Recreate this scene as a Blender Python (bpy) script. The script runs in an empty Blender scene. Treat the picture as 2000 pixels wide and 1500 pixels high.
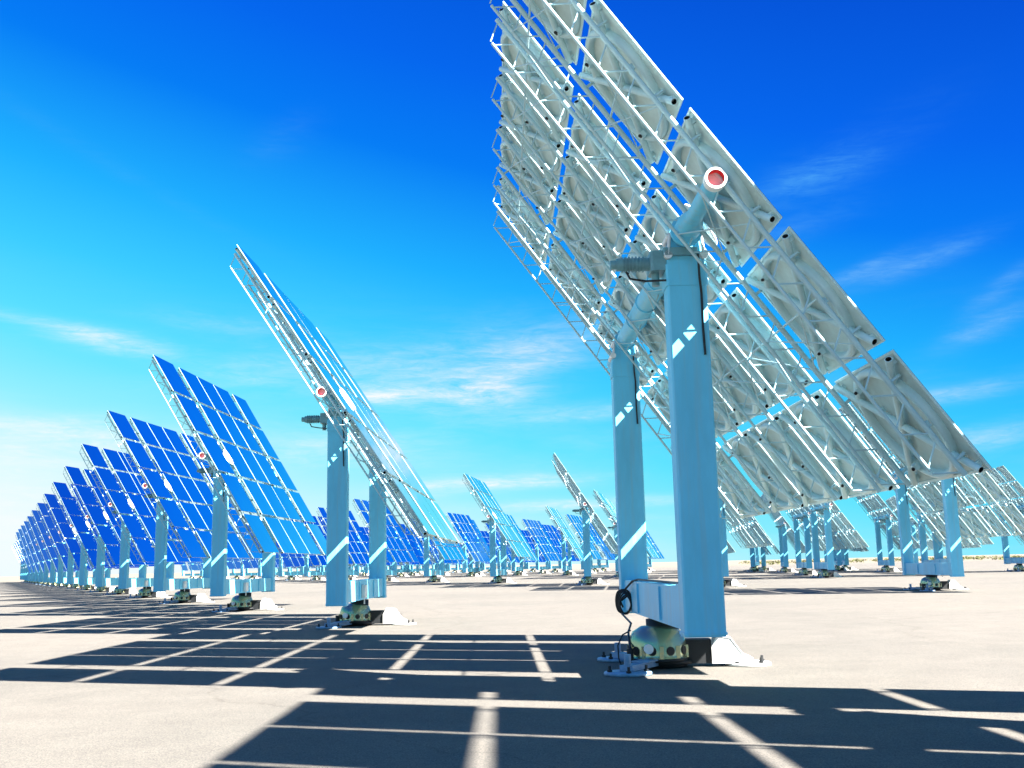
import bpy, math, random
from mathutils import Matrix, Vector
random.seed(7)
R = math.radians
sc = bpy.context.scene
COL = sc.collection
U = 1.55                                   # camera height in metres, the unit of the survey figures

# ------------------------------------------------------------------ survey (units of U)
SUN_AZ, SUN_EL = 2.1513, 0.7224            # azimuth from +Y towards +X, elevation
SUN = Vector((math.sin(SUN_AZ)*math.cos(SUN_EL), math.cos(SUN_AZ)*math.cos(SUN_EL), math.sin(SUN_EL)))
TOWER = Vector((113.0, 70.0, 45.0))        # receiver the mirrors aim at, outside the frame
H = 3.67*U; PP = 2.04*U; WW = 3.43*U; LL = 2.76*U; OFF = 0.27
GW = 0.40*U                                # wide gaps at the posts
FC = 1.193*U                               # facet size along the elevation axis
ROW = 2*LL/5; FR = ROW - 0.078*U           # facet size down the slope
COLX = [PP+GW/2+FC/2, FC+0.05*U, 0.0, -(FC+0.05*U), -(PP+GW/2+FC/2)]

# ------------------------------------------------------------------ materials
def nt(name):
    m = bpy.data.materials.new(name); m.use_nodes = True
    return m, m.node_tree.nodes, m.node_tree.links, m.node_tree.nodes['Principled BSDF']

def paint(name, col, rough=0.45, metal=0.0, var=0.08, scale=3.0, spec=0.4, streak=False, tint=0):
    m, N, L, B = nt(name)
    tc = N.new('ShaderNodeTexCoord'); mp = N.new('ShaderNodeMapping')
    mp.inputs['Scale'].default_value = (scale, scale, scale*(0.25 if streak else 1))
    L.new(tc.outputs['Object'], mp.inputs['Vector'])
    nz = N.new('ShaderNodeTexNoise'); nz.inputs['Scale'].default_value = 1.0
    nz.inputs['Detail'].default_value = 6; nz.inputs['Roughness'].default_value = 0.65
    L.new(mp.outputs[0], nz.inputs['Vector'])
    cr = N.new('ShaderNodeValToRGB')
    cr.color_ramp.elements[0].position = 0.3; cr.color_ramp.elements[1].position = 0.72
    cr.color_ramp.elements[0].color = tuple(c*(1-var*1.6) for c in col)+(1,)
    cr.color_ramp.elements[1].color = tuple(min(1, c*(1+var)) for c in col)+(1,)
    L.new(nz.outputs['Fac'], cr.inputs['Fac'])
    if streak:                                   # rain streaks and dust worn into the paint
        m2 = N.new('ShaderNodeMapping'); m2.inputs['Scale'].default_value = (14, 14, .5); L.new(tc.outputs['Object'], m2.inputs['Vector'])
        n2 = N.new('ShaderNodeTexNoise'); n2.inputs['Scale'].default_value = 1; n2.inputs['Detail'].default_value = 5; L.new(m2.outputs[0], n2.inputs['Vector'])
        c2 = N.new('ShaderNodeValToRGB'); c2.color_ramp.elements[0].position = .5; c2.color_ramp.elements[1].position = .78
        c2.color_ramp.elements[0].color = (0,0,0,1); c2.color_ramp.elements[1].color = (.5,.5,.5,1); L.new(n2.outputs['Fac'], c2.inputs['Fac'])
        mx = N.new('ShaderNodeMix'); mx.data_type = 'RGBA'; L.new(c2.outputs['Color'], mx.inputs[0]); L.new(cr.outputs['Color'], mx.inputs[6])
        mx.inputs[7].default_value = (.30, .48, .56, 1); L.new(mx.outputs[2], B.inputs['Base Color'])
    else: L.new(cr.outputs['Color'], B.inputs['Base Color'])
    if tint:                                     # every piece weathered a little differently
        oi = N.new('ShaderNodeObjectInfo'); hs = N.new('ShaderNodeHueSaturation')
        mq = N.new('ShaderNodeMapRange'); mq.inputs['To Min'].default_value = 1-tint; mq.inputs['To Max'].default_value = 1+tint*.7
        L.new(oi.outputs['Random'], mq.inputs['Value']); L.new(mq.outputs[0], hs.inputs['Value'])
        L.new(cr.outputs['Color'], hs.inputs['Color']); L.new(hs.outputs['Color'], B.inputs['Base Color'])
    mr = N.new('ShaderNodeMapRange'); mr.inputs['To Min'].default_value = rough-0.08; mr.inputs['To Max'].default_value = rough+0.1
    L.new(nz.outputs['Fac'], mr.inputs['Value']); L.new(mr.outputs[0], B.inputs['Roughness'])
    B.inputs['Metallic'].default_value = metal
    B.inputs['Specular IOR Level'].default_value = spec
    return m

M_post = paint('post_paint', (0.16, 0.64, 0.88), 0.42, var=0.10, scale=1.6, streak=True)
M_back = paint('facet_back_paint', (0.53, 0.69, 0.68), 0.5, tint=.14, var=0.13, scale=2.2)
M_ring = paint('ring_paint', (0.54, 0.75, 0.78), 0.38, var=0.06, scale=4)
M_truss = paint('truss_paint', (0.46, 0.66, 0.70), 0.38, var=0.07, scale=5)
M_white = paint('white_paint', (0.80, 0.80, 0.77), 0.5, var=0.10, scale=3)
M_gear = paint('gear_paint', (0.17, 0.36, 0.40), 0.45, var=0.15, scale=6)
M_dark = paint('dark_cavity', (0.012, 0.014, 0.016), 0.6, var=0.1, scale=8)
M_rubber = paint('black_rubber', (0.012, 0.013, 0.014), 0.45, var=0.1, scale=20)
M_red = paint('red_primer', (0.50, 0.04, 0.05), 0.55, var=0.15, scale=10)
M_foot_shade = paint('foot_steel_shade_blue', (0.20, 0.34, 0.50), 0.45, var=0.2, scale=6)  # white pads' shaded tone painted in as blue; low legs share it
M_chrome, N, L, B = nt('polished_cover')
B.inputs['Metallic'].default_value = 0.75; B.inputs['Roughness'].default_value = 0.27
B.inputs['Base Color'].default_value = (0.46, 0.45, 0.27, 1)
tc = N.new('ShaderNodeTexCoord'); nz = N.new('ShaderNodeTexNoise'); nz.inputs['Scale'].default_value = 3.5; nz.inputs['Detail'].default_value = 3
bp = N.new('ShaderNodeBump'); bp.inputs['Strength'].default_value = 0.25; bp.inputs['Distance'].default_value = 0.05
L.new(tc.outputs['Object'], nz.inputs['Vector']); L.new(nz.outputs['Fac'], bp.inputs['Height']); L.new(bp.outputs[0], B.inputs['Normal'])

M_mirror, N, L, B = nt('mirror_glass')
B.inputs['Metallic'].default_value = 1; B.inputs['Roughness'].default_value = 0.02
tc = N.new('ShaderNodeTexCoord'); nz = N.new('ShaderNodeTexNoise'); nz.inputs['Scale'].default_value = 0.9; nz.inputs['Detail'].default_value = 2
oi = N.new('ShaderNodeObjectInfo'); ad = N.new('ShaderNodeVectorMath'); ad.operation = 'ADD'
L.new(tc.outputs['Object'], ad.inputs[0]); L.new(oi.outputs['Location'], ad.inputs[1])
L.new(ad.outputs[0], nz.inputs['Vector'])
bp = N.new('ShaderNodeBump'); bp.inputs['Strength'].default_value = 0.10; bp.inputs['Distance'].default_value = 0.05
L.new(nz.outputs['Fac'], bp.inputs['Height']); L.new(bp.outputs[0], B.inputs['Normal'])
nd = N.new('ShaderNodeTexNoise'); nd.inputs['Scale'].default_value = 1.7; nd.inputs['Detail'].default_value = 7
L.new(ad.outputs[0], nd.inputs['Vector'])
cr = N.new('ShaderNodeValToRGB'); cr.color_ramp.elements[0].position = .35; cr.color_ramp.elements[1].position = .7
cr.color_ramp.elements[0].color = (0.93, 0.99, 0.99, 1); cr.color_ramp.elements[1].color = (0.84, 0.95, 0.96, 1)
L.new(nd.outputs['Fac'], cr.inputs['Fac']); L.new(cr.outputs['Color'], B.inputs['Base Color'])

# ------------------------------------------------------------------ mesh builder
class MB:
    def __init__(s): s.v = []; s.f = []; s.m = []; s.sm = []
    def add(s, vs, fs, mi=0, smooth=False):
        b = len(s.v); s.v += [tuple(v) for v in vs]
        for f in fs: s.f.append(tuple(i+b for i in f)); s.m.append(mi); s.sm.append(smooth)
    def box(s, lo, hi, mi=0, ch=0.0):
        (x0, y0, z0), (x1, y1, z1) = lo, hi
        if ch <= 0:
            vs = [(x0,y0,z0),(x1,y0,z0),(x1,y1,z0),(x0,y1,z0),(x0,y0,z1),(x1,y0,z1),(x1,y1,z1),(x0,y1,z1)]
            s.add(vs, [(3,2,1,0),(4,5,6,7),(0,1,5,4),(1,2,6,5),(2,3,7,6),(3,0,4,7)], mi)
        else:
            p = [(x0+ch,y0),(x1-ch,y0),(x1,y0+ch),(x1,y1-ch),(x1-ch,y1),(x0+ch,y1),(x0,y1-ch),(x0,y0+ch)]
            s.prism(p, z0, z1, mi)
    def prism(s, p, z0, z1, mi=0):
        n = len(p)
        vs = [(x,y,z0) for x,y in p]+[(x,y,z1) for x,y in p]
        s.add(vs, [tuple(reversed(range(n))), tuple(range(n, 2*n))]+[(i,(i+1)%n,n+(i+1)%n,n+i) for i in range(n)], mi)
    def tube(s, a, b, r, n=8, mi=0, r2=None, caps=(True, True), capmi=None, open_in=0.0):
        a, b = Vector(a), Vector(b); d = (b-a).normalized()
        up = Vector((0,0,1)) if abs(d.z) < 0.9 else Vector((1,0,0))
        x = d.cross(up).normalized(); y = d.cross(x)
        r2 = r if r2 is None else r2
        def ring(c, rr): return [c+x*(rr*math.cos(2*math.pi*i/n))+y*(rr*math.sin(2*math.pi*i/n)) for i in range(n)]
        vs = ring(a, r)+ring(b, r2)
        s.add(vs, [(i,(i+1)%n,n+(i+1)%n,n+i) for i in range(n)], mi, n > 5)
        cm = mi if capmi is None else capmi
        for k, (c, rr, sg) in enumerate(((a, r, 1), (b, r2, -1))):
            if not caps[k]: continue
            if open_in > 0:                       # an open pipe end: rim, then a recessed dark bottom
                q = c+d*sg*open_in; ri = rr*0.8
                vs = ring(c, rr)+ring(c, ri)+ring(q, ri)
                s.add(vs, [(i,(i+1)%n,n+(i+1)%n,n+i) for i in range(n)], mi)
                s.add(vs, [(n+i,n+(i+1)%n,2*n+(i+1)%n,2*n+i) for i in range(n)]+[tuple(range(2*n,3*n))], cm)
            else:
                s.add(ring(c, rr), [tuple(range(n))], cm)
    def torus(s, c, rad, w, h, n=40, mi=0, prof=None):
        # ring of half-round section lying in the local xy plane, bulging to -z
        prof = prof or [(-w, 0), (-w*0.75, -h*0.7), (0, -h), (w*0.75, -h*0.7), (w, 0)]
        k = len(prof); vs = []
        for i in range(n):
            t = 2*math.pi*i/n
            for (dr, dz) in prof: vs.append((c[0]+(rad+dr)*math.cos(t), c[1]+(rad+dr)*math.sin(t), c[2]+dz))
        fs = [(i*k+j, i*k+j+1, ((i+1)%n)*k+j+1, ((i+1)%n)*k+j) for i in range(n) for j in range(k-1)]
        s.add(vs, fs, mi, True)
    def lathe(s, c, prof, n=28, mi=0, mats=None):
        k = len(prof); vs = []
        for i in range(n):
            t = 2*math.pi*i/n
            for (r, z) in prof: vs.append((c[0]+r*math.cos(t), c[1]+r*math.sin(t), c[2]+z))
        for j in range(k-1):
            s.add([], [], 0)
        b = len(s.v); s.v += vs
        for i in range(n):
            for j in range(k-1):
                s.f.append((b+i*k+j, b+((i+1)%n)*k+j, b+((i+1)%n)*k+j+1, b+i*k+j+1))
                s.m.append(mats[j] if mats else mi); s.sm.append(True)
    def path(s, pts, r, n=6, mi=0):
        for a, b in zip(pts, pts[1:]): s.tube(a, b, r, n, mi)
    def mesh(s, name, mats):
        me = bpy.data.meshes.new(name); me.from_pydata(s.v, [], s.f)
        for m in mats: me.materials.append(m)
        me.polygons.foreach_set('material_index', s.m); me.polygons.foreach_set('use_smooth', s.sm)
        me.update(); return me

def obj(name, me, parent=None, mat=None):
    o = bpy.data.objects.new(name, me); COL.objects.link(o)
    if parent: o.parent = parent
    if mat is not None: o.matrix_local = mat
    return o

# ------------------------------------------------------------------ shared meshes of a heliostat
def facet_mesh(detail):
    m = MB(); x, y = FC/2, FR/2
    # glass sheet in front, shallow pan behind with a folded white edge
    m.add([(-x,-y,0),(x,-y,0),(x,y,0),(-x,y,0)], [(0,1,2,3)], 0)
    e = 0.012; d = -0.022
    vs = [(-x,-y,-.003),(x,-y,-.003),(x,y,-.003),(-x,y,-.003),(-x,-y,d),(x,-y,d),(x,y,d),(-x,y,d)]
    m.add(vs, [(0,4,5,1),(1,5,6,2),(2,6,7,3),(3,7,4,0)], 2)
    i = 0.03; xi, yi = x-i, y-i; dz = d+0.012
    vs = [(-x,-y,d),(x,-y,d),(x,y,d),(-x,y,d),(-xi,-yi,d),(xi,-yi,d),(xi,yi,d),(-xi,yi,d)]
    m.add(vs, [(0,4,5,1),(1,5,6,2),(2,6,7,3),(3,7,4,0)], 2)
    vs = [(-xi,-yi,d),(xi,-yi,d),(xi,yi,d),(-xi,yi,d),(-xi,-yi,dz),(xi,-yi,dz),(xi,yi,dz),(-xi,yi,dz)]
    m.add(vs, [(0,4,5,1),(1,5,6,2),(2,6,7,3),(3,7,4,0)], 2)
    m.add([(-xi,-yi,dz),(xi,-yi,dz),(xi,yi,dz),(-xi,yi,dz)], [(3,2,1,0)], 1)
    if detail == 1:                               # ring and braces fused where they are too small to tell apart
        m.torus((0,0,dz), 0.452*FR, 0.05, 0.09, 24, 2)
        for sx in (1,-1):
            m.tube((-x*.93,-sx*y*.93,dz-.10), (x*.93,sx*y*.93,dz-.10), 0.04, 6, 2, capmi=3)
    return m.mesh('mirror_facet', [M_mirror, M_back, M_ring, M_dark])
def ring_mesh():
    m = MB(); z = -0.010
    m.torus((0,0,z), 0.452*FR, 0.05, 0.09, 48, 0, prof=[(-.040,0),(-.044,-.055),(-.030,-.082),(0,-.092),(.030,-.082),(.044,-.055),(.040,0)])
    for k in range(3):                            # small adjusting brackets on the ring
        t = 2.2+k*2*math.pi/3; c = (0.40*FR*math.cos(t), 0.40*FR*math.sin(t))
        m.box((c[0]-.05,c[1]-.035,z-.15), (c[0]+.05,c[1]+.035,z-.09), 0)
        m.tube((c[0]+.06,c[1],z-.18), (c[0]-.06,c[1],z-.12), 0.02, 6, 1)
    return m.mesh('support_ring', [M_ring, M_dark])
def brace_mesh(sx):
    m = MB(); z = -0.078-(0.0 if sx > 0 else 0.006)
    a = (-FC/2*.93, -sx*FR/2*.93, z); b = (FC/2*.93, sx*FR/2*.93, z)
    c = 0.0
    m.tube(a, b, 0.042, 10, 0, capmi=1, open_in=0.10)
    for q in (-.86, -.3, .3, .86):
        p = (FC/2*q, sx*FR/2*q)
        m.box((p[0]-.03,p[1]-.03,z+.02), (p[0]+.03,p[1]+.03,-.009), 0)
    return m.mesh('brace_tube', [M_ring, M_dark])
def truss_mesh(fine=True, zf=OFF-0.19, zb=OFF-0.46):
    m = MB(); y0, y1 = -LL*0.965, LL*0.965; n = 7 if fine else 5
    m.tube((0,y0,zf), (0,y1,zf), 0.034, n, 0)
    k = 15; st = (y1-y0-0.5)/k; ya = y0+0.25
    m.tube((0,ya,zb), (0,ya+st*k,zb), 0.021, n, 0)
    for i in range(k+1):
        yb = ya+st*i
        for dy in (-st/2+0.04, st/2-0.04):
            m.tube((0,yb+(0.035 if dy > 0 else -0.035),zb), (0,min(max(yb+dy,y0),y1),zf), 0.0105, 5, 0)
    for j in range(5):                            # stand-offs that carry the facets
        for q in (-.33,.33):
            yy = -LL+ROW*(j+.5)+q*FR
            m.tube((0,yy,zf), (0,yy,OFF-0.04), 0.022, 5, 0)
    return m.mesh('truss', [M_truss])
def bracing_mesh(x0, x1):
    # light cross wires between neighbouring trusses
    m = MB(); zb = OFF-0.46; zf = OFF-0.19
    m.tube((x0,-LL+ROW*.4,zf), (x0,LL-ROW*.4,zf), 0.012, 5, 0)
    for j in range(4):
        y = -LL+ROW*(j+1)
        m.tube((x0,y-ROW*.5,zf), (x1,y-ROW*.5,zf), 0.016, 5, 0)
        m.tube((x0,y-ROW*.5,zb), (x1,y-ROW*.12,zf), 0.009, 5, 0)
        m.tube((x1,y-ROW*.5,zb), (x0,y-ROW*.12,zf), 0.009, 5, 0)
    return m.mesh('bracing', [M_truss])
def tube_mesh(n=20):
    m = MB(); e = WW*0.985
    m.tube((-e,0,0), (e,0,0), 0.105, n, 0, caps=(False, False))
    q = PP+0.55
    m.tube((-q,0,0), (q,0,0), 0.165, n, 0)
    for sg in (1,-1):
        m.tube((sg*q,0,0), (sg*(q+.28),0,0), 0.165, n, 0, r2=0.105, caps=(False, False))
        m.tube((sg*(PP-.32),0,0), (sg*(PP-.27),0,0), 0.205, n, 0)
        m.tube((sg*(PP+.27),0,0), (sg*(PP+.32),0,0), 0.205, n, 0)
        m.tube((sg*(PP+.02),0,0), (sg*(PP+.05),0,0), 0.195, n, 0)
    for x in (-1.3,-.1,1.2): m.tube((x-.02,0,0), (x+.02,0,0), 0.185, n, 0)
    return m.mesh('torque_tube', [M_post])
def tube_end_mesh(n=24):
    m = MB()   # white rim with a red primed bore, bore opens to +x
    def ring(x, r): return [(x, r*math.cos(2*math.pi*i/n), r*math.sin(2*math.pi*i/n)) for i in range(n)]
    L0 = 0.02
    rs = [ring(-.10,.124), ring(L0,.124), ring(L0,.096), ring(-1.3,.096)]
    for j in range(3):
        m.add(rs[j]+rs[j+1], [(i,(i+1)%n,n+(i+1)%n,n+i) for i in range(n)], 0 if j < 2 else 1, j == 2)
    m.add(rs[3], [tuple(range(n))], 1)
    m.add(ring(-.10,.124), [tuple(range(n))], 0)
    return m.mesh('tube_end', [M_white, M_red])
PW, PD = 0.25, 0.17                               # half width across and half depth along the axis of a post
ZB = 0.42*U; ZT = H-0.34
def post_mesh():
    m = MB()
    m.box((-PW,-PD,ZB), (PW,PD,ZT), 0, 0.022)
    m.box((-PW-.014,-PD-.016,ZT-.34), (PW+.014,PD+.016,ZT-.06), 0, 0.022)   # cap sleeve
    m.box((-PW-.012,-PD-.012,ZB+.02), (PW+.012,PD+.012,ZB+.055), 0, 0.02)
    for x in (-PW+.03,PW-.03):                                           # seams and bolts of the sleeve
        for z in (ZT-.28,ZT-.12): m.tube((x,-PD-.03,z), (x,-PD-.01,z), 0.014, 6, 0)
    # saddle that carries the tube
    n = 14
    prof = [(-PW*.95,ZT-.02),(PW*.95,ZT-.02),(PW*.95,ZT+.14),(PW*.62,H-.02)]
    for i in range(n+1):
        t = -0.15-(math.pi-0.3)*i/n
        prof.append((0.172*math.cos(t), H+0.172*math.sin(t)))
    prof += [(-PW*.62,H-.02),(-PW*.95,ZT+.14)]
    for (y0, y1) in ((-PD+.015,-PD+.075),(PD-.075,PD-.015)):
        k = len(prof); vs = [(x,y0,z) for x,z in prof]+[(x,y1,z) for x,z in prof]
        m.add(vs, [tuple(range(k)), tuple(reversed(range(k,2*k)))]+[(i,(i+1)%k,k+(i+1)%k,k+i) for i in range(k)], 0)
    return m.mesh('post', [M_post])
def bearing_mesh():
    m = MB()
    for x in (-PW*.92,PW*.92):
        m.tube((x,-PD-.05,ZT+.06), (x,PD+.05,ZT+.06), 0.055, 12, 0)
        m.tube((x*.86,-PD-.02,H-.02), (x*.86,PD+.02,H-.02), 0.04, 10, 0)
        m.tube((x,-PD-.03,ZT+.06), (x*.86,-PD-.03,H-.02), 0.022, 8, 0)
    # split collar over the tube
    m.tube((0,-.09,H), (0,.09,H), 0.19, 20, 1)
    return m.mesh('bearing', [M_white, M_post])
def drive_el_mesh():
    m = MB(); z = ZT+.03
    m.box((-PW-.20,-.16,z-.16), (-PW+.02,.20,z+.10), 0, 0.03)
    m.tube((-PW-.20,0.02,z-.03), (-PW-.62,0.02,z-.03), 0.085, 14, 0)
    for i in range(7): m.tube((-PW-.27-i*.045,0.02,z-.03), (-PW-.285-i*.045,0.02,z-.03), 0.105, 14, 0)
    m.tube((-PW-.62,0.02,z-.03), (-PW-.70,0.02,z-.03), 0.06, 12, 0)
    m.tube((-PW-.12,0.02,z-.16), (-PW-.12,0.02,z-.32), 0.05, 10, 0)
    m.box((-PW-.04,-.22,z+.02), (PW*.6,-.12,z+.12), 0, 0.015)
    m.path([(-PW-.5,0.02,z-.12),(-PW-.45,0.02,z-.22),(-PW-.25,.0,z-.26),(-PW-.02,-PD-.0,z-.3)], 0.014, 6, 1)
    return m.mesh('elevation_drive', [M_gear, M_rubber])
def beam_mesh():
    m = MB(); z0, z1 = ZB+.06, 0.80*U
    a = PP-PD
    prof = [(-a,z0),(a,z0),(a,z1-.04),(a-.10,z1),(-a+.10,z1),(-a,z1-.04)]
    k = len(prof); w = 0.19
    vs = [(-w,y,z) for y,z in prof]+[(w,y,z) for y,z in prof]
    m.add(vs, [tuple(range(k)), tuple(reversed(range(k,2*k)))]+[(i,(i+1)%k,k+(i+1)%k,k+i) for i in range(k)], 0)
    for y in (-1.15,1.15):                                              # stiffeners
        m.box((-w-.03,y-.02,z0+.03), (w+.03,y+.02,z1-.03), 0)
    m.box((-w-.02,-a+.02,z1+.002), (w+.02,-a+.42,z1+.03), 0)
    return m.mesh('yoke_beam', [M_post])
def box_mesh():
    m = MB()
    m.box((.195,-.82,ZB+.12), (.30,-.52,ZB+.46), 0, 0.01)
    m.tube((.25,-.67,ZB+.12), (.25,-.67,ZB-.05), 0.02, 6, 0)
    return m.mesh('junction_box', [M_white])
def pedestal_mesh():
    m = MB()
    m.lathe((0,0,0), [(0,0.0),(.34,0.0),(.34,.05),(.27,.07),(.25,.5),(.25,ZB+.05),(0,ZB+.05)], 24, 0)
    m.lathe((0,0,0), [(.36,.05),(.44,.05),(.44,.11),(.36,.11)], 24, 0)
    return m.mesh('pedestal', [M_dark])
def dome_mesh():
    m = MB()
    m.lathe((-.10,-.06,0), [(.40,.10),(.455,.10),(.46,.145),(.445,.15),(.44,.20),(.43,.38),(.37,.52),(.24,.60),(0,.625)], 32, 0,
            mats=[1,1,1,0,0,0,0,0])
    for i in range(10):                                                 # ribs of the housing
        t = i*2*math.pi/10+.3; c, s_ = math.cos(t), math.sin(t)
        m.box((-.10+.43*c-.03,-.06+.43*s_-.03,.15), (-.10+.43*c+.03,-.06+.43*s_+.03,.33), 0)
    for i in range(10):
        t = i*2*math.pi/10+.3+math.pi/10; c, s_ = math.cos(t), math.sin(t)
        m.tube((-.10+.38*c,-.06+.38*s_,.26), (-.10+.447*c,-.06+.447*s_,.26), 0.065, 12, 1)
    m.tube((-.55,-.35,.30), (-.55,-.35,.02), 0.05, 10, 1)
    m.tube((-.3,-.49,.30), (-.3,-.56,.30), 0.07, 14, 2)
    return m.mesh('azimuth_drive', [M_chrome, M_dark, M_white])
def leg_mesh():
    m = MB()                                                            # points along +x: root box blackened for the shade there, then a white plate wedge
    m.box((.22,-.15,.05), (.70,.15,.40), 1, 0.02)
    m.box((.30,-.165,.32), (.66,-.15,.36), 1)
    prof = [(.70,.05),(1.30,.05),(1.30,.10),(1.16,.16),(.98,.41),(.78,.44),(.70,.30)]
    k = len(prof); w = 0.20
    for (y0, y1) in ((-w,-w+.02),(w-.02,w)):
        vs = [(x,y0,z) for x,z in prof]+[(x,y1,z) for x,z in prof]
        m.add(vs, [tuple(range(k)), tuple(reversed(range(k,2*k)))]+[(i,(i+1)%k,k+(i+1)%k,k+i) for i in range(k)], 0)
    top = prof[2:6]
    for (xa,za),(xb,zb) in zip(top, top[1:]):
        vs = [(xa,-w-.012,za+.002),(xa,w+.012,za+.002),(xb,w+.012,zb+.002),(xb,-w-.012,zb+.002),
              (xa,-w-.012,za+.022),(xa,w+.012,za+.022),(xb,w+.012,zb+.022),(xb,-w-.012,zb+.022)]
        m.add(vs, [(3,2,1,0),(4,5,6,7),(0,1,5,4),(1,2,6,5),(2,3,7,6),(3,0,4,7)], 0)
    return m.mesh('outrigger_leg', [M_white, M_dark])
def low_leg_mesh():
    m = MB()
    m.box((.25,-.10,.05), (1.32,.10,.13), 0, 0.015)
    m.box((.25,-.14,.131), (.85,.14,.15), 0, 0.01)
    m.tube((1.25,0,.05), (1.25,0,.28), 0.05, 10, 0)
    return m.mesh('outrigger_leg', [M_foot_shade])
def pad_mesh(mat):
    m = MB()
    m.lathe((1.25,0,0), [(0,.004),(.34,.004),(.34,.035),(.33,.045),(.0,.047)], 24, 0)
    for t in (.5,2.1,3.9,5.4):
        m.tube((1.25+.26*math.cos(t),.26*math.sin(t),.04), (1.25+.26*math.cos(t),.26*math.sin(t),.13), 0.022, 6, 1)
        m.tube((1.25+.26*math.cos(t),.26*math.sin(t),.05), (1.25+.26*math.cos(t),.26*math.sin(t),.075), 0.04, 6, 1)
    return m.mesh('foot_pad', [mat, M_dark])
def glint_disc_mesh():  # white disc added as the sunlit tube flange showing through the gap
    m = MB()
    m.lathe((0,0,0), [(0,.03),(.20,.03),(.235,.018),(.24,-.02),(0,-.02)], 24, 0)
    m.v = [(x*1.0, y*1.45, z) for x,y,z in m.v]
    return m.mesh('flange_glint_disc', [M_white])
def cable_mesh():
    m = MB(); y = -PD-.022
    pts = [(.14,y-.06,ZT+.05),(.15,y-.03,ZT-.25),(.17,y-.0,ZT-.45),(.165,y,ZT-.9),(.175,y,ZT-1.25)]
    m.path(pts, 0.016, 6, 0)
    return m.mesh('cable', [M_rubber])
def coil_mesh():
    m = MB(); c = Vector((-.31, PP-.95, .575*U)); hv = Vector((.8,-.6,0))
    for k in range(5):
        pts = []
        for i in range(25):
            t = i/24*2*math.pi+k*.7
            pts.append(c+hv*(.155*(1-.07*k)*math.cos(t)+.02*k)+Vector((-.012*k,-.015*k,(.215-.018*k)*math.sin(t)-.012*k+.015*math.sin(3*t+k))))
        m.path(pts, 0.016, 6, 0)
    m.path([c+hv*.12+Vector((0,0,.12)), c+hv*-.03+Vector((-.03,0,0)), c+hv*.03+Vector((-.04,0,-.1)), c+hv*-.06+Vector((-.03,0,.04))], .016, 6, 0)
    m.path([c+Vector((.03,0,.2)),(-.205,PP-1.4,.80*U+.0),(-.14,PP-1.7,.80*U+.03),(-.10,0.3,.80*U+.03),(-.10,-PP+.7,.80*U+.03)], 0.018, 6, 0)
    m.path([c+Vector((-.05,-.05,-.2)),(-.38,.75,.60),(-.47,.4,.50),(-.52,.0,.45),(-.54,-.3,.30)], 0.018, 6, 0)
    m.path([(-.45,.3,.52),(-.60,.1,.47),(-.70,-.1,.33),(-.70,-.15,.15),(-.66,-.15,.02)], 0.011, 6, 0)
    return m.mesh('cable_coil', [M_rubber])

ME = dict(facet0=facet_mesh(0), facet1=facet_mesh(1), ring=ring_mesh(), brace=(brace_mesh(1), brace_mesh(-1)), truss=truss_mesh(),
          truss1=truss_mesh(False), tube=tube_mesh(), tend=tube_end_mesh(), post=post_mesh(), bearing=bearing_mesh(), drive=drive_el_mesh(),
          beam=beam_mesh(), ped=pedestal_mesh(), dome=dome_mesh(), leg=leg_mesh(), leg2=low_leg_mesh(), pad=pad_mesh(M_white), pad_shaded=pad_mesh(M_foot_shade),
          glint_disc=glint_disc_mesh(), cable=cable_mesh(), coil=coil_mesh(), jbox=box_mesh())
TRX = [3.31*U, 2.36*U, 1.73*U, 0.62*U, -0.62*U, -1.73*U, -2.36*U, -3.31*U]
ME['bracing'] = [bracing_mesh(TRX[i], TRX[i+1]) for i in range(7)]
# a far heliostat's mirror panel and frame, each as one mesh
def far_panel():
    m = MB()
    for x in COLX:
        for j in range(5):
            y = -LL+ROW*(j+.5); a, b = FC/2, FR/2
            jx, jy = random.uniform(-.003,.003), random.uniform(-.003,.003)
            q = [(x-a,y-b,OFF-a*jx-b*jy),(x+a,y-b,OFF+a*jx-b*jy),(x+a,y+b,OFF+a*jx+b*jy),(x-a,y+b,OFF-a*jx+b*jy)]
            m.add(q, [(0,1,2,3)], 0)
            q2 = [(p[0],p[1],p[2]-.035) for p in q]
            m.add(q2, [(3,2,1,0)], 1)
            m.add(q+q2, [(0,4,5,1),(1,5,6,2),(2,6,7,3),(3,7,4,0)], 2)
            m.torus((x,y,OFF-.036), .452*FR, .06, .09, 14, 2)
            for sx in (1,-1): m.tube((x-a*.93,y-sx*b*.93,OFF-.09), (x+a*.93,y+sx*b*.93,OFF-.09), .04, 4, 2)
    return m.mesh('mirror_panel', [M_mirror, M_back, M_ring])
def far_frame():
    m = MB()
    for x in TRX:
        zf, zb = OFF-.15, OFF-.44; y0, y1 = -LL*.965, LL*.965
        m.tube((x,y0,zf), (x,y1,zf), .034, 4); m.tube((x,y0+.25,zb), (x,y1-.25,zb), .028, 4)
        for i in range(15):
            st = (y1-y0-.5)/15; yy = y0+.25+st*i
            m.tube((x,yy,zb), (x,yy+st/2,zf), .014, 3); m.tube((x,yy+st/2,zf), (x,yy+st,zb), .014, 3)
    return m.mesh('truss_frame', [M_truss])
ME['fpanel'] = far_panel(); ME['fframe'] = far_frame()

# ------------------------------------------------------------------ a heliostat
JIT = [[(random.gauss(0,.003), random.gauss(0,.003)) for j in range(5)] for i in range(5)]
def panel_matrix(t):
    a = Vector((0,1,0)); s = Vector((math.sin(t),0,-math.cos(t))); n = Vector((math.cos(t),0,math.sin(t)))
    m = Matrix.Identity(4)
    for r_ in range(3):
        m[r_][0] = -a[r_]; m[r_][1] = s[r_]; m[r_][2] = n[r_]
    return Matrix.Translation((0,0,H)) @ m

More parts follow.
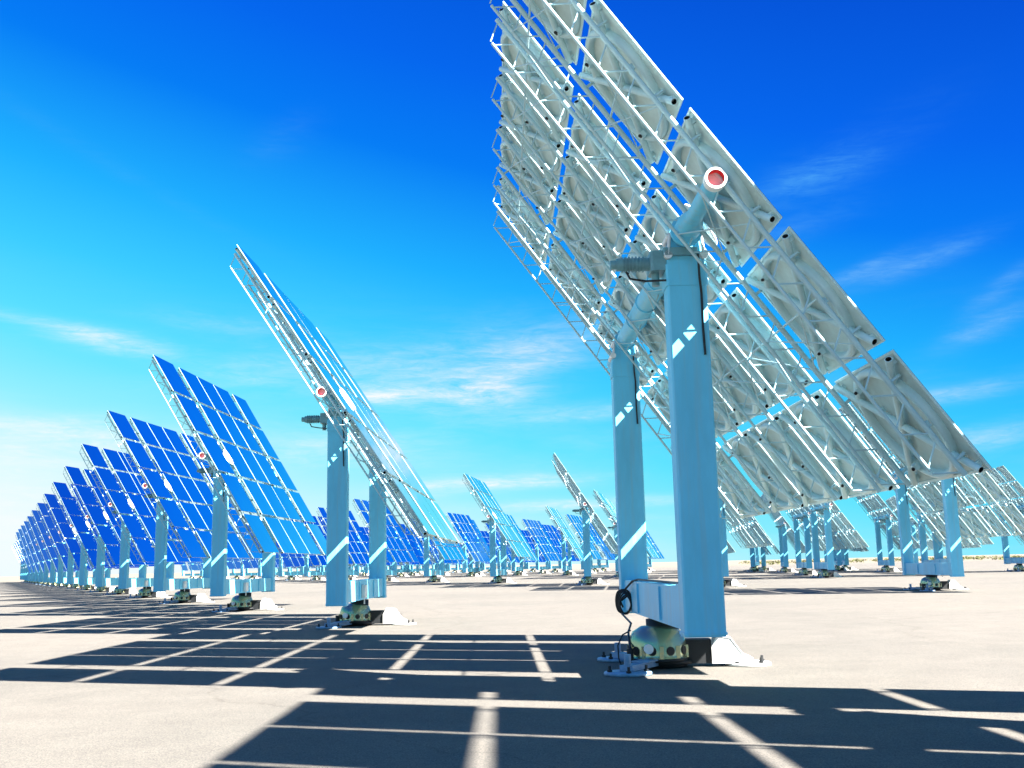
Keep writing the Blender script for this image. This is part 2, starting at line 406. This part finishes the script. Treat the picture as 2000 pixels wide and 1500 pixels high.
def heliostat(x, y, psi, t, level, label, group):
    o = bpy.data.objects.new('heliostat', None); COL.objects.link(o)
    o.empty_display_size = .5
    o.location = (x*U, y*U, 0); o.rotation_euler = (0,0,-psi)
    o['label'] = label; o['category'] = 'heliostat'; o['group'] = group
    P = panel_matrix(t); T = Matrix.Translation
    for sg in (-1, 1):
        obj('post', ME['post'], o, T((0,sg*PP,0)))
        if level < 2: obj('bearing', ME['bearing'], o, T((0,sg*PP,0)))
    obj('yoke_beam', ME['beam'], o)
    obj('pedestal', ME['ped'], o)
    obj('azimuth_drive', ME['dome'], o)
    tt = obj('torque_tube', ME['tube'], o, P)
    for k, ang in enumerate((-4, -122, 118)):
        l = obj('outrigger_leg', ME['leg' if k == 0 else 'leg2'], o, Matrix.Rotation(R(ang)+psi,4,'Z'))
        obj('foot_pad', ME['pad' if k == 0 else 'pad_shaded'], l)
    if level == 2:
        obj('mirror_panel', ME['fpanel'], o, P); obj('truss_frame', ME['fframe'], o, P)
        return o
    obj('tube_end', ME['tend'], tt, T((WW*.985,0,0)))
    obj('elevation_drive', ME['drive'], o, T((0,-PP,0)))
    for k, xx in enumerate(TRX):
        obj('truss', ME['truss' if level == 0 else 'truss1'], o, P @ T((xx,0,0)))
    for i, xx in enumerate(COLX):
        for j in range(5):
            jx, jy = JIT[i][j]
            f = obj('mirror_facet', ME['facet%d' % level], o, P @ T((xx,-LL+ROW*(j+.5),OFF)) @ Matrix.Rotation(jx,4,'X') @ Matrix.Rotation(jy,4,'Y'))
            if level == 0:
                obj('support_ring', ME['ring'], f)
                obj('brace_tube', ME['brace'][0], f); obj('brace_tube', ME['brace'][1], f)
    obj('flange_glint_disc', ME['glint_disc'], o, P @ T((PP,0,OFF+.02)))
    obj('junction_box', ME['jbox'], o)
    if level == 0:
        for k in range(7): obj('bracing', ME['bracing'][k], o, P)
        for sg in (-1, 1): obj('cable', ME['cable'], o, T((0,sg*PP,0)))
    return o

def aim(x, y):
    d = (TOWER-Vector((x,y,3.67))).normalized(); n = (d+SUN).normalized()
    return -math.atan2(n.y, n.x), math.asin(n.z)

# ------------------------------------------------------------------ camera
F, PITCH, ROLL = 1983.96, 0.1766, -0.0221
fwd = Vector((0, math.cos(PITCH), math.sin(PITCH))); up = Vector((0, -math.sin(PITCH), math.cos(PITCH))); rt = Vector((1,0,0))
cr_, sr_ = math.cos(ROLL), math.sin(ROLL)
cx, cy = rt*cr_+up*sr_, -rt*sr_+up*cr_
cam = bpy.data.cameras.new('camera'); co = bpy.data.objects.new('camera', cam); COL.objects.link(co)
mw = Matrix.Identity(4)
for i in range(3): mw[i][0], mw[i][1], mw[i][2] = cx[i], cy[i], -fwd[i]
mw[2][3] = U; co.matrix_world = mw
cam.sensor_width = 36; cam.lens = 36*F/2000; cam.clip_start = 0.05; cam.clip_end = 20000
sc.camera = co
def project(x, y, z):
    d = Vector((x, y, z-1)); w = d.dot(fwd)
    return (1000+F*d.dot(cx)/w, 750-F*d.dot(cy)/w, w)

# ------------------------------------------------------------------ the field
ORD = ['zeroth','first','second','third','fourth','fifth','sixth','seventh','eighth','ninth','tenth','eleventh','twelfth','thirteenth',
       'fourteenth','fifteenth','sixteenth','seventeenth','eighteenth','nineteenth','twentieth','twenty-first','twenty-second','twenty-third',
       'twenty-fourth','twenty-fifth','twenty-sixth','twenty-seventh','twenty-eighth','twenty-ninth','thirtieth']
GA = 'heliostats in the long near row'
h1 = heliostat(1.4208, 10.2192, -0.0166, 0.6242, 0, 'tallest heliostat, its pale ringed mirror backs towering over two blue posts in the foreground', GA)
obj('cable_coil', ME['coil'], h1)
h2 = heliostat(-2.8261, 18.6573, 0.0252, 0.578, 0, 'heliostat seen almost edge-on, thin glassy cyan mirrors leaning over lattice trusses', GA)
heliostat(-7.0492, 26.889, 0.0556, 0.5357, 0, 'blue mirrored heliostat right behind the edge-on one, nearest whole blue face of the row', GA)
heliostat(5.4881, 2.6429, -0.0127, 0.6475, 1, 'heliostat beyond the picture that casts the gridded shadow across the foreground asphalt', GA)
for k in range(3, 21):
    x, y = 1.42-4.19*k, 10.3+8.17*k
    ps, t = aim(x, y); ps *= .80
    if k > 14: ps, t = -.02, .50           # the last ones stand off the receiver
    heliostat(x, y, ps, t, 0 if k < 5 else 1 if k < 11 else 2,
              ('blue mirrored heliostat, %s behind the edge-on heliostat in the long left row' if k < 15 else
               'pale cyan heliostat near the left row\'s far end, %s behind the edge-on one') % ORD[k-1], GA)
ROWS = [(3.45, 49.8, 'first', -2, 14), (3.0, 83.4, 'second', -3, 12), (4.6, 92.9, 'third', -4, 12), (3.0, 118.0, 'fourth', -6, 12),
        (5.0, 133.0, 'fifth', -6, 12), (2.5, 154.0, 'sixth', -7, 11), (12.0, 110.0, 'short', -5, -1)]
for ri, (bx, by, nm, k0, k1) in enumerate(ROWS):
    lst = []
    for k in range(k0, k1):
        x, y = bx-4.45*k, by+9.5*k
        if ri == 1:
            if k in (0, 1): continue              # two empty places in this row
            if k > 1: x += 1.5; y -= 2
        u, v, w = project(x, y, 3.67)
        u0 = project(x, y-3.4, 3.67)[0]
        if u < -60 or u0 > 2160 or (x < -0.42*y): continue
        lst.append((u, x, y, w))
    lst.sort(key=lambda q: -q[0])
    grp = 'heliostats in the %s row across the open aisle' % nm
    for i, (u, x, y, w) in enumerate(lst):
        ps, t = aim(x, y)
        # small tracking differences between neighbours
        ps = ps*(1, .66, .50, .62, .66, .66, .66)[ri]+random.gauss(0, .006)-(.075 if ri == 0 and x < 6 else 0); t += random.gauss(0, .006)
        look = 'pale-backed' if u > 1180 else ('edge-on' if u > 900 and y < 62 else 'blue-faced')
        heliostat(x, y, ps, t, 0 if w < 48 else 1 if w < 80 else 2,
                  ('%s heliostat, %s from the right in the %s row across the open aisle' if ri < 6 else
                   '%s heliostat, %s from the right in the %s row under the tallest panel') % (look, ORD[i+1], nm), grp)

# ------------------------------------------------------------------ ground
def ground():
    m = MB()
    xs = [-6000,-1500,-400,-120,-40,-12,0,12,40,120,400,1500,6000]; ys = [-300,-60,-10,0,8,20,45,90,180,400,1200,4000,12000]
    vs = [(x,y,0) for y in ys for x in xs]; n = len(xs)
    m.add(vs, [(j*n+i,j*n+i+1,(j+1)*n+i+1,(j+1)*n+i) for j in range(len(ys)-1) for i in range(n-1)])
    mt, N, L, B = nt('pale_asphalt')
    geo = N.new('ShaderNodeNewGeometry')
    def noise(scale, det, rough=.6):
        z = N.new('ShaderNodeTexNoise'); z.inputs['Scale'].default_value = scale; z.inputs['Detail'].default_value = det
        z.inputs['Roughness'].default_value = rough; L.new(geo.outputs['Position'], z.inputs['Vector']); return z
    def ramp(src, stops):
        c = N.new('ShaderNodeValToRGB'); e = c.color_ramp.elements
        e[0].position, e[0].color = stops[0][0], stops[0][1]+(1,); e[1].position, e[1].color = stops[-1][0], stops[-1][1]+(1,)
        for p, q in stops[1:-1]:
            k = e.new(p); k.color = q+(1,)
        L.new(src, c.inputs['Fac']); return c
    def mix(mode, fac, a, b):
        x = N.new('ShaderNodeMix'); x.data_type = 'RGBA'; x.blend_type = mode
        if isinstance(fac, float): x.inputs[0].default_value = fac
        else: L.new(fac, x.inputs[0])
        L.new(a, x.inputs[6]); L.new(b, x.inputs[7]); return x.outputs[2]
    big = ramp(noise(.10, 5).outputs['Fac'], [(.3,(.116,.110,.098)),(.55,(.139,.128,.113)),(.75,(.156,.140,.121))])
    mid = ramp(noise(1.3, 6, .7).outputs['Fac'], [(.3,(.86,.86,.86)),(.7,(1.06,1.06,1.05))])
    fine = ramp(noise(55, 4, .8).outputs['Fac'], [(.34,(.40,.41,.45)),(.5,(.94,.94,.94)),(.66,(1.5,1.46,1.36))])
    coarse = ramp(noise(16, 5, .75).outputs['Fac'], [(.3,(.74,.75,.78)),(.5,(1,1,1)),(.7,(1.18,1.17,1.13))])
    c = mix('MULTIPLY', 1.0, big.outputs['Color'], mid.outputs['Color'])
    c = mix('MULTIPLY', 1.0, c, fine.outputs['Color']); c = mix('MULTIPLY', 1.0, c, coarse.outputs['Color'])
    # hairline cracks
    vo = N.new('ShaderNodeTexVoronoi'); vo.feature = 'DISTANCE_TO_EDGE'; vo.inputs['Scale'].default_value = .085
    wob = noise(.5, 5); ad = N.new('ShaderNodeVectorMath'); ad.operation = 'MULTIPLY_ADD'
    ad.inputs[1].default_value = (2.2,2.2,0); L.new(wob.outputs['Color'], ad.inputs[0]); L.new(geo.outputs['Position'], ad.inputs[2])
    L.new(ad.outputs[0], vo.inputs['Vector'])
    ck = ramp(vo.outputs['Distance'], [(0.0,(.45,.43,.4)),(.0012,(.6,.58,.55)),(.0024,(1,1,1))])
    c = mix('MULTIPLY', .35, c, ck.outputs['Color'])
    # open desert beyond the field
    sep = N.new('ShaderNodeSeparateXYZ'); L.new(geo.outputs['Position'], sep.inputs[0])
    mr = N.new('ShaderNodeMapRange'); mr.inputs['From Min'].default_value = 240; mr.inputs['From Max'].default_value = 420
    L.new(sep.outputs['Y'], mr.inputs['Value'])
    des = ramp(noise(.02, 6).outputs['Fac'], [(.3,(.150,.128,.098)),(.7,(.185,.160,.122))])
    c = mix('MIX', mr.outputs[0], c, des.outputs['Color'])
    L.new(c, B.inputs['Base Color']); B.inputs['Roughness'].default_value = .85; B.inputs['Specular IOR Level'].default_value = .2
    bp = N.new('ShaderNodeBump'); bp.inputs['Strength'].default_value = .5; bp.inputs['Distance'].default_value = .01
    L.new(noise(70, 3, .8).outputs['Fac'], bp.inputs['Height']); L.new(bp.outputs[0], B.inputs['Normal'])
    o = obj('ground', m.mesh('ground', [mt])); o['kind'] = 'structure'
ground()

# low desert scrub beyond the mirrors
def scrub():
    m = MB(); rg = random.Random(3)
    for i in range(300):
        y = rg.uniform(300, 520); x = rg.uniform(.22, .52)*y
        r = rg.uniform(.8, 2.0)
        for k in range(26):
            a = rg.uniform(0, 6.28); q = r*math.sqrt(rg.random()); h = rg.uniform(.05, 1.0)*r*.8*(1-.5*q/r)
            c = Vector((x+q*math.cos(a), y+q*math.sin(a), h)); s_ = rg.uniform(.15,.4)
            d1 = Vector((rg.uniform(-1,1),rg.uniform(-1,1),rg.uniform(-1,1)))*s_; d2 = Vector((rg.uniform(-1,1),rg.uniform(-1,1),rg.uniform(.2,1)))*s_
            m.add([c-d1,c+d1,c+d2], [(0,1,2)], 0)
    mt = paint('scrub_leaf', (.10,.105,.03), .8, var=.3, scale=.3)
    o = obj('scrub', m.mesh('scrub', [mt])); o['kind'] = 'stuff'
    o['label'] = 'yellow-green desert scrub beyond the mirror field'
scrub()

# ------------------------------------------------------------------ sun and sky
EXPO = 2.85
sun = bpy.data.lights.new('sun', 'SUN'); sun.energy = 5.0; sun.angle = R(0.53); sun.color = (1, .95, .88)
so = bpy.data.objects.new('sun', sun); COL.objects.link(so)
so.rotation_euler = SUN.to_track_quat('Z', 'Y').to_euler()

w = bpy.data.worlds.new('World'); sc.world = w; w.use_nodes = True
N, L = w.node_tree.nodes, w.node_tree.links
N.clear()
out = N.new('ShaderNodeOutputWorld'); bg = N.new('ShaderNodeBackground'); L.new(bg.outputs[0], out.inputs[0])
tc = N.new('ShaderNodeTexCoord'); sep = N.new('ShaderNodeSeparateXYZ'); L.new(tc.outputs['Generated'], sep.inputs[0])
def mth(op, a, b=None, c=None, clamp=False):
    n = N.new('ShaderNodeMath'); n.operation = op; n.use_clamp = clamp
    for i, q in enumerate((a, b, c)):
        if q is None: continue
        if isinstance(q, (int, float)): n.inputs[i].default_value = q
        else: L.new(q, n.inputs[i])
    return n.outputs[0]
X, Y, Z = sep.outputs
ff = mth('MULTIPLY_ADD', X, 0.22, Z)
cr = N.new('ShaderNodeValToRGB'); e = cr.color_ramp.elements
def lin(c): return tuple((v/255/12.92 if v/255 < .04045 else ((v/255+.055)/1.055)**2.4) for v in c)
stops = [(-.05,(238,252,255)),(0.0,(215,250,255)),(.06,(150,240,255)),(.12,(96,228,255)),(.20,(58,204,255)),(.27,(28,176,255)),
         (.37,(0,124,246)),(.45,(0,102,238)),(.55,(0,84,218)),(.7,(5,68,200)),(1.0,(4,50,172))]
mp = lambda p: (p+.3)/1.5
e[0].position = mp(stops[0][0]); e[0].color = lin(stops[0][1])+(1,)
e[1].position = mp(stops[-1][0]); e[1].color = lin(stops[-1][1])+(1,)
for p, c in stops[1:-1]:
    k = e.new(mp(p)); k.color = lin(c)+(1,)
L.new(mth('MULTIPLY_ADD', ff, 1/1.5, .3/1.5), cr.inputs['Fac'])
sky = N.new('ShaderNodeTexSky'); sky.sky_type = 'NISHITA'; sky.sun_disc = False
sky.sun_elevation = SUN_EL; sky.sun_rotation = SUN_AZ; sky.air_density = 1.0; sky.dust_density = .4
def rgbmix(mode, fac, a, b):
    x = N.new('ShaderNodeMix'); x.data_type = 'RGBA'; x.blend_type = mode
    if isinstance(fac, float): x.inputs[0].default_value = fac
    else: L.new(fac, x.inputs[0])
    for i, q in ((6, a), (7, b)):
        if isinstance(q, tuple): x.inputs[i].default_value = q
        else: L.new(q, x.inputs[i])
    return x.outputs[2]
vd = N.new('ShaderNodeVectorMath'); vd.operation = 'DOT_PRODUCT'; vd.inputs[1].default_value = SUN
L.new(tc.outputs['Generated'], vd.inputs[0])
base = rgbmix('MIX', mth('MULTIPLY_ADD', vd.outputs['Value'], 1.1, -.30, clamp=True), cr.outputs['Color'], lin((110,200,255))+(1,))   # paler towards the sun
base = rgbmix('ADD', .0015, base, sky.outputs['Color'])
# cirrus
az = mth('ARCTAN2', X, Y); el = mth('ARCSINE', Z)
cmb = N.new('ShaderNodeCombineXYZ'); L.new(az, cmb.inputs[0]); L.new(mth('MULTIPLY', el, 5.5), cmb.inputs[1])
def noise(scale, det, rough=.62, dist=0.0, off=(0,0,0)):
    mpn = N.new('ShaderNodeMapping'); mpn.inputs['Location'].default_value = off; L.new(cmb.outputs[0], mpn.inputs['Vector'])
    z = N.new('ShaderNodeTexNoise'); z.inputs['Scale'].default_value = scale; z.inputs['Detail'].default_value = det
    z.inputs['Roughness'].default_value = rough; z.inputs['Distortion'].default_value = dist
    L.new(mpn.outputs[0], z.inputs['Vector']); return z.outputs['Fac']
n1 = noise(9, 8, .65, .6); n2 = noise(3.2, 6, .6, .4, (3,1,0))
def pix(u, v):
    d = (fwd+cx*((u-1000)/F)-cy*((v-750)/F)).normalized()
    return math.atan2(d.x, d.y), math.asin(d.z)
BL = [(925,766,75,20,0,1.3),(735,772,55,14,4,1.0),(930,705,190,40,-10,.40),(1060,690,90,26,-14,.4),(215,666,75,13,7,.75),(60,628,90,9,8,.22),
      (140,870,150,26,-2,.8),(560,265,55,22,-30,.06),(1590,345,75,24,-12,.42),(1800,505,80,14,-14,.36),(1700,520,60,9,-18,.3),(1150,805,150,12,-3,.35),
      (1000,942,110,9,-1,.8),(820,955,70,10,0,.5),(1130,985,150,8,-1,.6),(60,1020,120,60,0,.55),(560,720,160,26,-6,.3),
      (1700,280,120,30,-20,.06),(640,880,120,22,0,.45),(1930,855,80,14,-5,.45),(1860,770,90,10,-4,.4),(60,825,130,10,-2,.35),(1920,640,60,14,-20,.30),(1960,560,50,12,-30,.25),(470,640,130,16,5,.14),
      (180,300,260,12,24,.02),(1560,440,90,16,-10,.14)]
tot = None
for (u, v, a, b, rot, s_) in BL:
    a0, e0 = pix(u, v); sx, sy = a/F*1.25, b/F*1.35; c, s2 = math.cos(R(rot)), math.sin(R(rot))
    dx = mth('SUBTRACT', az, a0); dy = mth('SUBTRACT', el, e0)
    p = mth('ADD', mth('MULTIPLY', dx, c/sx), mth('MULTIPLY', dy, -s2/sx))
    q = mth('ADD', mth('MULTIPLY', dx, s2/sy), mth('MULTIPLY', dy, c/sy))
    g = mth('EXPONENT', mth('MULTIPLY', mth('ADD', mth('MULTIPLY', p, p), mth('MULTIPLY', q, q)), -1.0))
    g = mth('MULTIPLY', g, s_)
    tot = g if tot is None else mth('ADD', tot, g)
n3 = noise(34, 6, .7, .8, (5,2,0))
wis = mth('MULTIPLY', mth('MULTIPLY_ADD', n1, 3.6, -1.1, clamp=True), mth('MULTIPLY_ADD', mth('MULTIPLY_ADD', n3, 3.2, -1.1, clamp=True), .75, .4))
cl = mth('MULTIPLY', tot, mth('MULTIPLY_ADD', wis, 1.0, .08))
# thin veil of streaks low over the horizon
veil = mth('MULTIPLY', mth('MULTIPLY_ADD', n2, 3.2, -1.45, clamp=True), mth('MULTIPLY_ADD', el, -2.6, .75, clamp=True))
veil = mth('MULTIPLY', veil, mth('MULTIPLY_ADD', wis, .6, .3))
cl = mth('MINIMUM', mth('ADD', cl, mth('MULTIPLY', veil, .4)), .97)
ccol = rgbmix('MIX', mth('MULTIPLY_ADD', ff, 4.0, -.55, clamp=True), lin((250,254,255))+(1,), lin((100,195,255))+(1,))
colr = rgbmix('MIX', cl, base, ccol)
# below the horizon: desert glow
bel = mth('MULTIPLY_ADD', Z, -40.0, 0.0, clamp=True)
colr = rgbmix('MIX', bel, colr, lin((225,215,195))+(1,))
L.new(colr, bg.inputs['Color']); bg.inputs['Strength'].default_value = 1/2**EXPO

# ------------------------------------------------------------------ render settings
sc.view_settings.view_transform = 'Standard'; sc.view_settings.look = 'None'
sc.view_settings.exposure = EXPO; sc.view_settings.gamma = 1; sc.view_settings.use_curve_mapping = False
sc.cycles.caustics_reflective = False; sc.cycles.caustics_refractive = False
sc.cycles.max_bounces = 8; sc.cycles.glossy_bounces = 5; sc.cycles.diffuse_bounces = 4
sc.cycles.sample_clamp_indirect = 6
